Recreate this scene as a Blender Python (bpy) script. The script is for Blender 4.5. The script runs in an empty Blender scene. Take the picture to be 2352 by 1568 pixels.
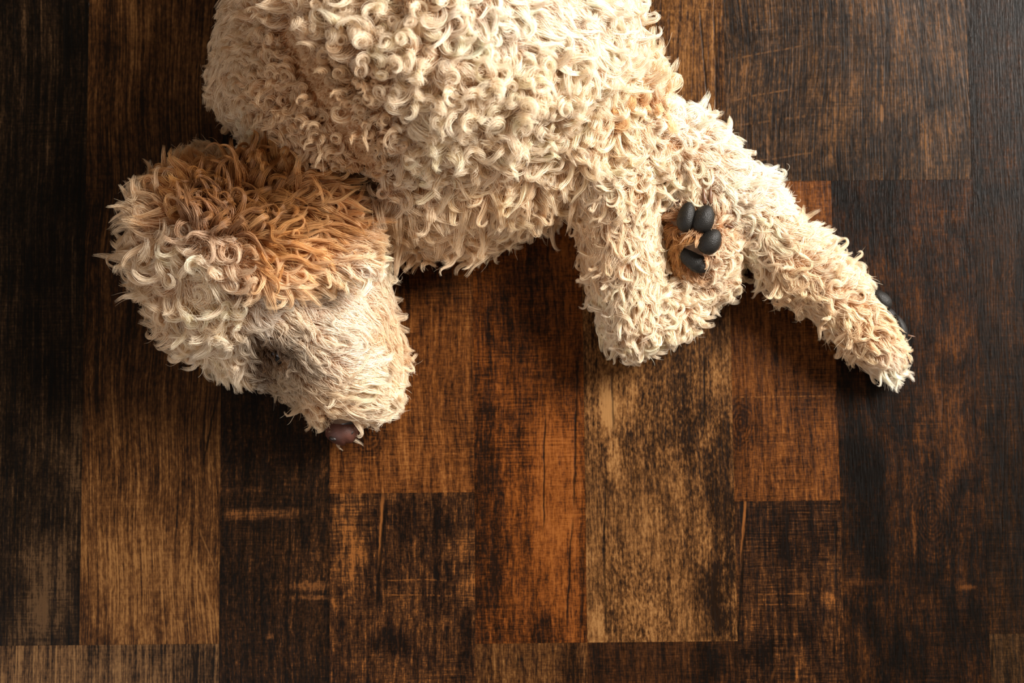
import bpy, math, random
import numpy as np
from mathutils import Vector, Matrix

rng = np.random.default_rng(7)
random.seed(7)
scene = bpy.context.scene
C = scene.collection

# ------------------------------------------------------------------ camera
F_PX, DIST, TILT = 3960.0, 1.6, math.radians(5.8)
cam_data = bpy.data.cameras.new('camera')
cam_data.sensor_width = 36.0
cam_data.lens = 36.0 * F_PX / 2352.0
cam_data.clip_start = 0.05
cam_data.dof.use_dof = True
cam_data.dof.focus_distance = 1.49
cam_data.dof.aperture_fstop = 5.0
cam = bpy.data.objects.new('camera', cam_data)
CAM = np.array([0.0, -DIST * math.sin(TILT), DIST * math.cos(TILT)])
cam.location = CAM
cam.rotation_euler = (TILT, 0, 0)
C.objects.link(cam)
scene.camera = cam

# ------------------------------------------------------------------ world, lights, exposure
scene.view_settings.view_transform = 'Standard'
scene.view_settings.look = 'None'
scene.view_settings.gamma = 1.0
scene.view_settings.use_curve_mapping = False
scene.view_settings.exposure = 0.0
scene.cycles.adaptive_threshold = 0.02
scene.cycles.diffuse_bounces = 8
scene.cycles.max_bounces = 12
scene.cycles.transmission_bounces = 10

world = bpy.data.worlds.new('room_light')
scene.world = world
world.use_nodes = True
bg = world.node_tree.nodes['Background']
bg.inputs['Color'].default_value = (1.0, 0.76, 0.54, 1)
bg.inputs['Strength'].default_value = 0.28


def area(name, loc, aim, sx, sy, power, col):
    d = bpy.data.lights.new(name, 'AREA')
    d.shape = 'RECTANGLE'
    d.size, d.size_y = sx, sy
    d.energy = power
    d.color = col
    o = bpy.data.objects.new(name, d)
    o.location = loc
    o.rotation_euler = (Vector(aim) - Vector(loc)).to_track_quat('-Z', 'Y').to_euler()
    C.objects.link(o)
    return o


# daylight from a window beyond the dog's back, and a weaker second window behind to the left
area('window_light', (2.6, 1.45, 2.15), (0.1, 0.1, 0.0), 1.4, 1.4, 445.0, (1.0, 0.95, 0.885))
area('second_window_light', (-0.95, -0.95, 1.25), (-0.5, -0.4, 0.0), 0.7, 0.7, 10.0, (0.97, 0.97, 1.0))

# ------------------------------------------------------------------ pixel <-> place
ct, st = math.cos(TILT), math.sin(TILT)


def P(px, py, z=0.0):
    """world point at height z that the photograph shows at pixel (px, py)"""
    px = np.asarray(px, float); py = np.asarray(py, float); z = np.asarray(z, float)
    dx = (px - 1176.0) / F_PX
    dy = -(py - 784.0) / F_PX
    wx, wy, wz = dx, dy * ct + st, dy * st - ct
    k = (z - CAM[2]) / wz
    return np.stack([CAM[0] + wx * k, CAM[1] + wy * k, z + 0 * k], -1)


def to_px(p):
    q = p - CAM
    y = q[..., 1] * ct + q[..., 2] * st
    zz = -q[..., 1] * st + q[..., 2] * ct
    d = -zz
    return 1176 + F_PX * q[..., 0] / d, 784 - F_PX * y / d


# ------------------------------------------------------------------ node helpers
class NT:
    def __init__(self, mat):
        mat.use_nodes = True
        self.t = mat.node_tree
        self.t.nodes.clear()

    def n(self, kind, **kw):
        nd = self.t.nodes.new(kind)
        for k, v in kw.items():
            setattr(nd, k, v)
        return nd

    def link(self, a, b):
        self.t.links.new(a, b)

    def put(self, sock, v):
        if isinstance(v, bpy.types.NodeSocket):
            self.link(v, sock)
        else:
            sock.default_value = v

    def math(self, op, a, b=0.0, c=0.0, clamp=False):
        nd = self.n('ShaderNodeMath', operation=op, use_clamp=clamp)
        self.put(nd.inputs[0], a); self.put(nd.inputs[1], b)
        if op in ('MULTIPLY_ADD',):
            self.put(nd.inputs[2], c)
        return nd.outputs[0]

    def ss(self, v, a, b, o0=0.0, o1=1.0):
        nd = self.n('ShaderNodeMapRange', interpolation_type='SMOOTHSTEP')
        self.put(nd.inputs['Value'], v)
        nd.inputs['From Min'].default_value = a
        nd.inputs['From Max'].default_value = b
        nd.inputs['To Min'].default_value = o0
        nd.inputs['To Max'].default_value = o1
        return nd.outputs['Result']

    def xyz(self, x, y, z=0.0):
        nd = self.n('ShaderNodeCombineXYZ')
        self.put(nd.inputs[0], x); self.put(nd.inputs[1], y); self.put(nd.inputs[2], z)
        return nd.outputs[0]

    def noise(self, vec, detail=2.0, rough=0.5, dist=0.0):
        nd = self.n('ShaderNodeTexNoise')
        nd.inputs['Scale'].default_value = 1.0
        nd.inputs['Detail'].default_value = detail
        nd.inputs['Roughness'].default_value = rough
        nd.inputs['Distortion'].default_value = dist
        self.link(vec, nd.inputs['Vector'])
        return nd.outputs['Fac']

    def mixc(self, fac, a, b, mode='MIX'):
        nd = self.n('ShaderNodeMix', data_type='RGBA', blend_type=mode)
        self.put(nd.inputs[0], fac)
        self.put(nd.inputs[6], a if isinstance(a, bpy.types.NodeSocket) else tuple(a) + (1,) * (4 - len(a)))
        self.put(nd.inputs[7], b if isinstance(b, bpy.types.NodeSocket) else tuple(b) + (1,) * (4 - len(b)))
        return nd.outputs[2]


def lin(c):
    return tuple((x / 255 / 12.92) if x / 255 <= 0.04045 else ((x / 255 + 0.055) / 1.055) ** 2.4 for x in c)


# ------------------------------------------------------------------ the floor
FLOOR_ROT = math.radians(0.56)
fc, fs = math.cos(FLOOR_ROT), math.sin(FLOOR_ROT)


def uv(px, py):
    w = P(px, py, 0.0)
    return float(w[0] * fc + w[1] * fs), float(-w[0] * fs + w[1] * fc)


def wood(name, ramp, seed, fibre=0.5, hatch=0.3, speck=0.2, blotch=0.35, bias=0.0, curve=0.004, feats=(), rough=0.33,
         streak=0.35, flen=40, lng=0.12):
    """rustic printed oak: ramp = four colours (0-255 sRGB) from the darkest pore to the worn highlight"""
    m = bpy.data.materials.new(name)
    t = NT(m)
    tc = t.n('ShaderNodeTexCoord')
    sep = t.n('ShaderNodeSeparateXYZ')
    t.link(tc.outputs['Object'], sep.inputs[0])
    u, v = sep.outputs[0], sep.outputs[1]
    s = seed * 7.31
    warp = t.noise(t.xyz(t.math('MULTIPLY', u, 9.0), t.math('MULTIPLY', v, 5.0), s), 1.0)
    uw = t.math('MULTIPLY_ADD', t.math('SUBTRACT', warp, 0.5), curve * 3, u)

    def nz(su, sv, off, detail=2.0, r=0.55, dist=0.0, warped=True):
        return t.noise(t.xyz(t.math('MULTIPLY', uw if warped else u, su), t.math('MULTIPLY', v, sv), s + off), detail, r, dist)

    n_fib = nz(640, flen, 1.3, 3.0, 0.7)
    n_str = nz(120, 6, 4.1, 4.0, 0.65, 0.2)
    n_hat = nz(22, 620, 8.7, 2.0, 0.6, 0.0, False)
    n_wev = nz(330, 40, 9.9, 1.0, 0.5)
    n_blo = nz(26, 12, 12.2, 5.0, 0.62, 0.6)
    n_spk = nz(420, 190, 15.7, 3.0, 0.7)
    n_msk = nz(11, 9, 19.4, 3.0, 0.55)
    hm = t.ss(n_msk, 0.35, 0.65)
    sm = t.ss(n_msk, 0.66, 0.36, 0.4, 1.0)

    def term(acc, nse, w, extra=None):
        x = t.math('SUBTRACT', nse, 0.5)
        x = t.math('MULTIPLY', x, w * 2.0)
        if extra is not None:
            x = t.math('MULTIPLY', x, extra)
        return x if acc is None else t.math('ADD', acc, x)

    tone = term(None, n_fib, fibre)
    tone = term(tone, nz(330, 5, 51.3, 3.0, 0.65, 0.1), lng)
    tone = term(tone, n_str, streak * 1.1)
    tone = term(tone, n_hat, hatch, hm)
    tone = term(tone, n_wev, hatch * 0.7)
    tone = term(tone, n_blo, blotch * 1.6)
    tone = term(tone, n_spk, speck, sm)
    tone = term(tone, n_spk, 0.26)
    tone = term(tone, nz(980, 150, 23.1, 2.0, 0.7), 0.34)
    tone = term(tone, nz(170, 950, 29.1, 1.0, 0.6, 0.0, False), hatch * 0.55)
    tone = t.math('ADD', tone, 0.45 + bias)
    wob = t.noise(t.xyz(t.math('MULTIPLY', u, 40.0), t.math('MULTIPLY', v, 34.0), s + 33), 3.0)
    wobc = t.math('SUBTRACT', wob, 0.5)
    fine = t.noise(t.xyz(t.math('MULTIPLY', u, 260.0), t.math('MULTIPLY', v, 120.0), s + 37), 2.0)
    for f in feats:
        if f[0] == 'patch':
            _, cx, cy, rx, ry, amt = f
            cu, cv = uv(cx, cy)
            ru, rv = rx / 2475.0, ry / 2475.0
            a = t.math('MULTIPLY', t.math('SUBTRACT', u, cu), 1 / ru)
            b = t.math('MULTIPLY', t.math('SUBTRACT', v, cv), 1 / rv)
            d = t.math('SQRT', t.math('ADD', t.math('MULTIPLY', a, a), t.math('MULTIPLY', b, b)))
            d = t.math('MULTIPLY_ADD', wobc, 1.1, d)
            d = t.math('MULTIPLY_ADD', t.math('SUBTRACT', fine, 0.5), 0.7, d)
            tone = t.math('MULTIPLY_ADD', t.ss(d, 1.15, 0.3), amt, tone)
        elif f[0] == 'knot':
            _, cx, cy, r, amt = f
            cu, cv = uv(cx, cy)
            a = t.math('SUBTRACT', u, cu)
            b = t.math('MULTIPLY', t.math('SUBTRACT', v, cv), 0.6)
            d = t.math('SQRT', t.math('ADD', t.math('MULTIPLY', a, a), t.math('MULTIPLY', b, b)))
            d = t.math('MULTIPLY_ADD', wobc, 0.010, d)
            rings = t.math('SINE', t.math('MULTIPLY', d, 2200.0))
            m1 = t.ss(d, r / 2475.0, 0.15 * r / 2475.0)
            tone = t.math('MULTIPLY_ADD', t.math('MULTIPLY', rings, m1), 0.10, tone)
            tone = t.math('MULTIPLY_ADD', m1, amt, tone)
    cr = t.n('ShaderNodeValToRGB')
    el = cr.color_ramp.elements
    pos = (0.16, 0.42, 0.66, 0.93)
    el[0].position, el[1].position = pos[0], pos[3]
    wl = lambda c: tuple(x * 0.34 * k for x, k in zip(lin(c), (1.08, .96, .78))) + (1,)
    el[0].color = wl(ramp[0])
    el[1].color = wl(ramp[3])
    for k in (1, 2):
        e = el.new(pos[k]); e.color = wl(ramp[k])
    t.link(tone, cr.inputs[0])
    col = cr.outputs[0]
    height = n_fib
    for f in feats:
        if f[0] in ('crack', 'light', 'scratch'):
            kind, x0, y0, x1, y1, w, amt = f
            u0, v0 = uv(x0, y0); u1, v1 = uv(x1, y1)
            wm = w * 0.72 / 2475.0
            if kind == 'scratch':          # runs across the board
                if u0 > u1: u0, v0, u1, v1 = u1, v1, u0, v0
                k = (v1 - v0) / (u1 - u0)
                line = t.math('MULTIPLY_ADD', t.math('SUBTRACT', u, u0), k, v0)
                d = t.math('ABSOLUTE', t.math('MULTIPLY_ADD', wobc, 0.003, t.math('SUBTRACT', v, line)))
                r = t.math('MULTIPLY', t.ss(u, u0 - .006, u0 + .012), t.ss(u, u1 + .006, u1 - .02))
            else:
                if v0 > v1: u0, v0, u1, v1 = u1, v1, u0, v0
                k = (u1 - u0) / (v1 - v0)
                line = t.math('MULTIPLY_ADD', t.math('SUBTRACT', v, v0), k, u0)
                d = t.math('ABSOLUTE', t.math('MULTIPLY_ADD', wobc, 0.0042, t.math('SUBTRACT', u, line)))
                r = t.math('MULTIPLY', t.ss(v, v0 - .004, v0 + .02), t.ss(v, v1 + .004, v1 - .02))
            d = t.math('MULTIPLY_ADD', t.math('SUBTRACT', fine, 0.45), -wm * 0.9, d)
            mk = t.math('MULTIPLY', t.math('MULTIPLY', t.ss(d, wm, wm * 0.15), r), abs(amt))
            if kind == 'crack':
                col = t.mixc(mk, col, wl((14, 9, 5))[:3])
                height = t.math('MULTIPLY_ADD', mk, -0.5, height)
            else:
                if kind == 'scratch':
                    mk = t.math('MULTIPLY', mk, t.ss(n_wev, 0.35, 0.62))
                col = t.mixc(mk, col, wl(ramp[3])[:3])
    b = t.n('ShaderNodeBsdfPrincipled')
    t.link(col, b.inputs['Base Color'])
    rg = t.math('MULTIPLY_ADD', t.math('SUBTRACT', 0.5, n_fib), 0.45, rough)
    t.link(rg, b.inputs['Roughness'])
    b.inputs['Specular IOR Level'].default_value = 0.10
    bp = t.n('ShaderNodeBump')
    bp.inputs['Strength'].default_value = 0.55
    bp.inputs['Distance'].default_value = 0.0006
    t.link(height, bp.inputs['Height'])
    t.link(bp.outputs[0], b.inputs['Normal'])
    out = t.n('ShaderNodeOutputMaterial')
    t.link(b.outputs[0], out.inputs[0])
    return m


def mesh_obj(name, verts, faces, mat, parent=None, smooth=False):
    me = bpy.data.meshes.new(name)
    me.from_pydata([tuple(map(float, v)) for v in verts], [], [tuple(map(int, f)) for f in faces])
    me.update()
    if smooth:
        me.polygons.foreach_set('use_smooth', [True] * len(me.polygons))
    if mat:
        me.materials.append(mat)
    o = bpy.data.objects.new(name, me)
    C.objects.link(o)
    if parent:
        o.parent = parent
    return o


sub_mat = bpy.data.materials.new('subfloor')
t = NT(sub_mat)
b = t.n('ShaderNodeBsdfPrincipled'); b.inputs['Base Color'].default_value = (0.010, 0.007, 0.005, 1)
b.inputs['Roughness'].default_value = 0.9
o_ = t.n('ShaderNodeOutputMaterial'); t.link(b.outputs[0], o_.inputs[0])

floor = mesh_obj('floor', [(-1.3, -1.0, -.02), (1.3, -1.0, -.02), (1.3, 1.3, -.02), (-1.3, 1.3, -.02),
                           (-1.3, -1.0, -.007), (1.3, -1.0, -.007), (1.3, 1.3, -.007), (-1.3, 1.3, -.007)],
                 [(3, 2, 1, 0), (4, 5, 6, 7), (0, 1, 5, 4), (1, 2, 6, 5), (2, 3, 7, 6), (3, 0, 4, 7)], sub_mat)
floor.rotation_euler = (0, 0, FLOOR_ROT)
floor['kind'] = 'structure'
floor['label'] = 'dark rustic wood plank floor under the dog'


def plank(u0, u1, v0, v1, mat, lift=0.0):
    g, bv = 0.00001, 0.00010
    u0 += g; u1 -= g; v0 += g; v1 -= g
    vs = []
    for z, i in ((-0.0069, 0), (-bv + lift, 0), (lift, bv)):
        vs += [(u0 + i, v0 + i, z), (u1 - i, v0 + i, z), (u1 - i, v1 - i, z), (u0 + i, v1 - i, z)]
    fs_ = [(3, 2, 1, 0), (8, 9, 10, 11)]
    for k in (0, 4):
        for i in range(4):
            j = (i + 1) % 4
            fs_.append((k + i, k + j, k + 4 + j, k + 4 + i))
    return mesh_obj('plank', vs, fs_, mat, floor)


U = [uv(-95, 740)[0], uv(193, 740)[0], uv(505, 1200)[0], uv(757, 1200)[0], uv(1088, 900)[0], uv(1345, 1200)[0],
     uv(1688, 1200)[0], uv(1934, 1300)[0], uv(2240, 600)[0], uv(2560, 700)[0]]
VT, VB = 1.2, -0.9
v_a = uv(300, 1480)[1]; v_c = uv(1400, 1475)[1]; v_d = uv(1900, 415)[1]; v_e = uv(2310, 1455)[1]
v_p2 = uv(900, 1132)[1]; v_p4 = uv(1800, 1150)[1]; v_c2 = uv(1500, 400)[1]

DARK = [(16, 10, 6), (42, 27, 16), (72, 47, 29), (136, 90, 52)]
BLACK = [(8, 6, 4), (28, 19, 12), (56, 41, 28), (104, 80, 58)]
BROWN = [(30, 18, 10), (76, 48, 26), (118, 80, 46), (168, 124, 78)]
ORANGE = [(42, 23, 11), (98, 58, 28), (142, 88, 44), (184, 126, 72)]
RUST = [(36, 20, 9), (92, 51, 22), (146, 84, 36), (180, 112, 56)]
TAN = [(38, 24, 14), (92, 62, 36), (152, 108, 66), (196, 150, 100)]
HATCHD = [(22, 13, 8), (58, 36, 22), (98, 64, 38), (172, 112, 60)]

planks = [
    (0, 1, VT, v_a, wood('wood_black_oak', BLACK, 1, .55, .25, .1, .3, -.0, flen=14, lng=.4, feats=[
        ('patch', 110, 1330, 110, 170, .24), ('patch', 150, 1100, 60, 300, .10), ('patch', 60, 500, 60, 400, -.15)])),  # lower patches lightened to paint in sheen, upper one darkened for shade
    (1, 2, VT, v_a, wood('wood_brown_streaked', BROWN, 2, 0.7, .12, .15, .22, .03, .009, flen=14, lng=.42, feats=[
        ('patch', 330, 1330, 150, 190, .24), ('patch', 300, 500, 180, 500, -.16),  # floor sheen painted in near the bottom, shade near the top
        ('crack', 500, 900, 466, 1075, 5, .9), ('crack', 497, 1055, 492, 1090, 4, .8), ('crack', 285, 1080, 272, 1140, 5, .7),
        ('crack', 298, 960, 285, 1090, 4, .6), ('crack', 235, 1170, 238, 1230, 4, .6),
        ('light', 440, 1255, 500, 1440, 5, .55), ('light', 445, 1255, 425, 1400, 4, .45), ('light', 450, 1200, 505, 1330, 4, .4)])),
    (0, 2, v_a, VB, wood('wood_grey_brown', [(28, 20, 14), (82, 60, 42), (124, 94, 66), (158, 124, 88)], 3, .75, .2, .15, .25, .05, flen=16, lng=.4, feats=[
        ('patch', 440, 1540, 70, 90, -.22), ('crack', 353, 1482, 352, 1540, 6, .95), ('patch', 250, 1500, 80, 40, -.1)])),
    (2, 3, VT, VB, wood('wood_dark_espresso', DARK, 4, .5, .3, .35, .2, -.05, feats=[
        ('patch', 600, 1180, 130, 16, .36), ('patch', 560, 1125, 80, 8, .2), ('patch', 716, 1345, 60, 12, .38), ('patch', 720, 1372, 60, 7, .34),
        ('patch', 715, 1300, 60, 40, .12), ('patch', 620, 1460, 18, 12, .35), ('patch', 680, 1260, 12, 60, .2), ('light', 676, 1110, 680, 1060, 3, .5), ('crack', 668, 1170, 660, 1400, 5, .6)])),
    (3, 4, VT, v_p2, wood('wood_orange_sawn', ORANGE, 5, .38, .42, .05, .16, .05, feats=[
        ('knot', 850, 990, 62, -.28), ('crack', 815, 960, 905, 975, 6, .8), ('crack', 850, 1000, 870, 1040, 3, .8), ('crack', 822, 1000, 815, 1035, 3, .6),
        ('patch', 980, 1060, 120, 60, .10), ('patch', 960, 600, 180, 120, -.2), ('crack', 1083, 600, 1083, 1000, 3, .4)])),  # the broad dark patch paints the dog's shadow onto the board
    (3, 4, v_p2, VB, wood('wood_sawn_dark', HATCHD, 6, .5, .45, .25, .3, .02, feats=[
        ('patch', 795, 1250, 45, 170, .22), ('light', 880, 1120, 871, 1300, 7, .9), ('crack', 886, 1140, 862, 1420, 7, .85),
        ('patch', 960, 1210, 110, 90, -.16), ('patch', 1060, 1260, 50, 40, .2), ('patch', 1080, 1350, 22, 40, .3), ('patch', 905, 1480, 70, 40, -.3),
        ('scratch', 880, 1332, 1040, 1332, 3, .7), ('scratch', 880, 1365, 1050, 1368, 3, .7), ('crack', 960, 1500, 955, 1568, 4, .8), ('patch', 1020, 1540, 60, 40, .14)])),
    (4, 5, VT, v_c, wood('wood_rust', RUST, 7, .34, .4, .08, .22, .04, feats=[
        ('patch', 1120, 1200, 60, 480, -.22), ('patch', 1275, 1120, 70, 220, .24), ('crack', 1252, 930, 1247, 1230, 4, .9),
        ('crack', 1327, 800, 1318, 1180, 6, .85), ('crack', 1315, 1180, 1300, 1450, 5, .85), ('crack', 1342, 1240, 1335, 1470, 5, .7), ('patch', 1240, 1455, 60, 60, -.2),
        ('patch', 1180, 700, 120, 160, -.12), ('scratch', 1160, 1216, 1345, 1216, 2, .5)])),  # wide darkened patch is the shadow below the body, painted in
    (5, 6, v_c2, v_c, wood('wood_tan_mottled', TAN, 8, .42, .08, .5, .38, .05, feats=[
        ('patch', 1662, 1230, 34, 330, -.34), ('patch', 1625, 1390, 46, 100, -.26), ('patch', 1395, 940, 22, 70, .42), ('patch', 1410, 1060, 26, 60, .34),
        ('crack', 1404, 830, 1410, 1010, 5, .7), ('crack', 1392, 1090, 1386, 1300, 4, .75), ('crack', 1385, 1250, 1395, 1470, 4, .7), ('crack', 1460, 950, 1464, 1050, 4, .7),
        ('crack', 1618, 800, 1616, 1000, 6, .8), ('patch', 1375, 1430, 20, 60, .25), ('patch', 1500, 1250, 130, 250, .08), ('crack', 1580, 1400, 1574, 1475, 5, .8)])),
    (5, 6, VT, v_c2, wood('wood_tan_streaked', [(40, 25, 14), (98, 66, 38), (150, 106, 62), (190, 142, 90)], 9, .55, .15, .35, .22, .05, .006, flen=18, lng=.35, feats=[
        ('crack', 1604, 0, 1626, 240, 5, .85), ('crack', 1640, 0, 1648, 330, 6, .7), ('scratch', 1475, 26, 1660, 22, 3, .5), ('patch', 1655, 200, 16, 260, -.3)])),
    (4, 5, v_c, VB, wood('wood_tan_brown', BROWN, 10, .55, .3, .15, .25, .08, feats=[
        ('crack', 1190, 1480, 1186, 1568, 4, .85), ('crack', 1236, 1480, 1228, 1568, 4, .85), ('patch', 1310, 1530, 30, 80, -.3)])),
    (5, 6, v_c, VB, wood('wood_dark_brown', [(20, 12, 7), (52, 31, 17), (84, 52, 29), (120, 80, 46)], 11, .45, .35, .1, .2, .0, feats=[
        ('patch', 1640, 1520, 60, 80, -.2)])),
    (6, 8, VT, v_d, wood('wood_grey_espresso', [(20, 14, 10), (52, 38, 27), (86, 64, 46), (140, 102, 68)], 12, .7, .22, .35, .3, .06, .009, flen=18, lng=.32, feats=[
        ('scratch', 1665, 138, 1860, 102, 4, .75), ('scratch', 1670, 232, 1835, 200, 4, .75), ('scratch', 1720, 72, 1830, 58, 3, .5),
        ('scratch', 1680, 290, 1880, 262, 5, .6), ('scratch', 1700, 375, 1880, 348, 4, .6), ('patch', 1765, 340, 5, 60, .4), ('patch', 2025, 262, 5, 22, .6),
        ('patch', 1905, 370, 16, 22, .3), ('patch', 2060, 260, 40, 160, -.12), ('patch', 1850, 380, 170, 50, -.1)])),
    (6, 7, v_d, v_p4, wood('wood_orange_plain', ORANGE, 13, .38, .42, .05, .16, .02, feats=[
        ('knot', 1700, 970, 60, -.2), ('crack', 1688, 970, 1718, 985, 7, .9), ('crack', 1694, 915, 1686, 945, 5, .9), ('scratch', 1690, 912, 1920, 908, 3, .7),
        ('patch', 1790, 780, 120, 90, .05), ('crack', 1892, 770, 1888, 870, 3, .6), ('patch', 1860, 480, 60, 60, .08)])),
    (6, 7, v_p4, VB, wood('wood_sawn_umber', HATCHD, 14, .42, .45, .15, .25, -.07, feats=[
        ('light', 1713, 1120, 1703, 1310, 6, .9), ('crack', 1712, 1200, 1692, 1500, 7, .85), ('crack', 1919, 1170, 1922, 1360, 4, .8), ('patch', 1830, 1250, 90, 80, -.15),
        ('patch', 1905, 1380, 20, 24, .3), ('scratch', 1735, 1365, 1900, 1362, 3, .5), ('scratch', 1720, 1388, 1860, 1388, 3, .5), ('patch', 1745, 1500, 50, 40, -.25),
        ('light', 1785, 1525, 1770, 1568, 7, .6), ('patch', 1850, 1530, 60, 50, .08)])),
    (7, 8, v_d, VB, wood('wood_black_brown', [(14, 9, 6), (36, 22, 13), (66, 40, 21), (112, 70, 36)], 15, .46, .3, .2, .42, -.02, feats=[
        ('patch', 2200, 900, 90, 330, .22), ('patch', 2110, 1020, 45, 60, .2), ('knot', 2140, 1190, 110, .06), ('patch', 2000, 1100, 70, 380, -.16),
        ('patch', 2100, 1240, 8, 70, .5), ('patch', 1990, 1335, 80, 12, .25), ('patch', 2225, 1348, 24, 8, .45), ('crack', 2170, 860, 2162, 1000, 4, .6), ('patch', 2080, 620, 90, 200, .05)])),
    (8, 9, VT, v_e, wood('wood_dark_walnut', [(14, 9, 6), (36, 23, 13), (60, 38, 21), (104, 66, 36)], 16, .45, .32, .12, .3, -.04, feats=[
        ('patch', 2310, 700, 60, 160, .1), ('crack', 2312, 860, 2300, 1250, 4, .6), ('knot', 2345, 660, 70, -.08)])),
    (8, 9, v_e, VB, wood('wood_olive_brown', [(22, 15, 9), (54, 38, 23), (84, 60, 38), (116, 84, 54)], 17, .45, .4, .1, .2, .06, feats=[
        ('crack', 2278, 1460, 2276, 1568, 5, .9)])),
]
for (i, j, vt, vb, m) in planks:
    plank(U[i], U[j], vb, vt, m)
# the floor goes on beyond the frame on both sides
m_l, m_r = planks[0][4], planks[15][4]
plank(U[0] - 0.24, U[0], VB, VT, m_l)
plank(U[9], U[9] + 0.24, VB, VT, m_r)

# ------------------------------------------------------------------ the dog's body as a distance field
PXM = 2475.0
prims = []                     # (group, a, b, ra, rb)


def chain(group, pts):
    """pts: (px, py, height of the centre in m, radius in m)"""
    q = [(P(x, y, z), r) for x, y, z, r in pts]
    if len(q) == 1:
        prims.append((group, q[0][0], q[0][0] + np.array([0, 0, 1e-4]), q[0][1], q[0][1]))
    for (a, ra), (b_, rb) in zip(q[:-1], q[1:]):
        prims.append((group, a, b_, ra, rb))


chain('torso', [(880, 130, .120, .112), (1060, 60, .130, .120), (1165, 70, .125, .106)])
chain('torso', [(1060, 60, .130, .120), (1070, -330, .13, .12), (1090, -560, .12, .10)])
chain('torso', [(950, 320, .075, .085), (1150, 290, .075, .078), (1280, 250, .075, .070)])
chain('torso', [(925, 440, .050, .046), (1080, 430, .046, .046), (1210, 390, .05, .044)])
chain('shoulder', [(800, -80, .085, .080), (668, 80, .065, .055), (598, 190, .052, .040)])
chain('shoulder', [(655, 160, .06, .047), (700, 240, .07, .050), (740, 330, .065, .055), (720, 430, .06, .052)])
chain('neck', [(800, 330, .07, .060), (780, 420, .06, .055), (680, 520, .06, .055)])
chain('rump', [(1300, 230, .095, .060), (1400, 220, .085, .038), (1425, 270, .08, .033)])
chain('belly', [(1270, -150, .14, .060), (1312, 0, .135, .040), (1345, 65, .12, .030)])
chain('leg_front', [(1390, 270, .085, .040), (1410, 420, .070, .033), (1430, 600, .048, .028), (1455, 730, .034, .024)])
chain('leg_front', [(1455, 730, .034, .024), (1530, 715, .030, .019), (1640, 630, .030, .015)])
chain('paw', [(1640, 630, .034, .015), (1612, 580, .046, .020), (1600, 520, .056, .022), (1608, 490, .058, .016)])
chain('paw', [(1600, 540, .054, .018), (1575, 500, .052, .011)])
chain('leg_rear', [(1440, 310, .065, .042), (1575, 365, .052, .033), (1700, 470, .040, .027), (1830, 610, .034, .025), (1915, 675, .030, .021),
                   (1990, 760, .026, .019), (2035, 820, .022, .015)])
chain('head', [(470, 540, .066, .054), (520, 620, .072, .060), (600, 640, .072, .056), (720, 590, .062, .050), (770, 600, .055, .042)])
chain('head', [(500, 680, .060, .046), (580, 770, .050, .036)])
chain('snout', [(650, 690, .068, .048), (740, 770, .062, .044), (772, 830, .052, .036), (788, 888, .042, .024)])
chain('snout', [(660, 820, .034, .030), (735, 888, .028, .020)])
chain('snout', [(800, 700, .050, .034), (845, 800, .036, .021), (846, 885, .034, .021)])
chain('snout', [(780, 880, .036, .024), (835, 900, .034, .020)])
chain('snout', [(782, 915, .032, .016), (787, 952, .031, .012)])

GROUPS = ['torso', 'shoulder', 'neck', 'rump', 'belly', 'leg_front', 'paw', 'leg_rear', 'head', 'snout', 'ear', 'far_ear']
KSM = 0.006
FOLDS = [(P(690, 90, .172), P(760, 230, .160), .012, .022), (P(760, 230, .160), P(840, 370, .128), .022, .022),
         (P(840, 370, .128), P(870, 420, .118), .022, .014),
         (P(615, 812, .092), P(664, 822, .100), .0085, .0085)]


def sdf(p, want_group=False):
    acc = np.zeros(p.shape[:-1])
    best = np.full(p.shape[:-1], 9.0)
    gi = np.zeros(p.shape[:-1], int)
    for g, a, b_, ra, rb in prims:
        ba = b_ - a
        h = np.clip(((p - a) @ ba) / (ba @ ba), 0, 1)
        d = np.sqrt(((p - a - h[..., None] * ba) ** 2).sum(-1)) - (ra + h * (rb - ra))
        acc += np.exp(np.clip(-d / KSM, -60, 60))
        if want_group:
            k = d < best
            best[k] = d[k]; gi[k] = GROUPS.index(g)
    d = -KSM * np.log(acc + 1e-30)
    for (a, b_, ra, rb) in FOLDS:                       # the crease between shoulder and ribs
        ba = b_ - a
        h = np.clip(((p - a) @ ba) / (ba @ ba), 0, 1)
        e = (ra + h * (rb - ra)) - np.sqrt(((p - a - h[..., None] * ba) ** 2).sum(-1))
        k = np.clip(0.5 + 0.5 * (d - e) / -.012, 0, 1)
        d = d * (1 - k) + e * k + .012 * k * (1 - k)
    d = np.maximum(d, 0.0015 - p[..., 2])
    return (d, gi) if want_group else d


H = 0.004
lo = np.array([-0.42, -0.14, -0.006]); hi = np.array([0.42, 0.62, 0.275])
nx, ny, nz_ = ((hi - lo) / H).astype(int) + 1
gx = lo[0] + H * np.arange(nx); gy = lo[1] + H * np.arange(ny); gz = lo[2] + H * np.arange(nz_)
field = np.empty((nx, ny, nz_), np.float32)
for i in range(nx):
    q = np.stack(np.meshgrid([gx[i]], gy, gz, indexing='ij'), -1)
    field[i] = sdf(q)[0]


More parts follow.
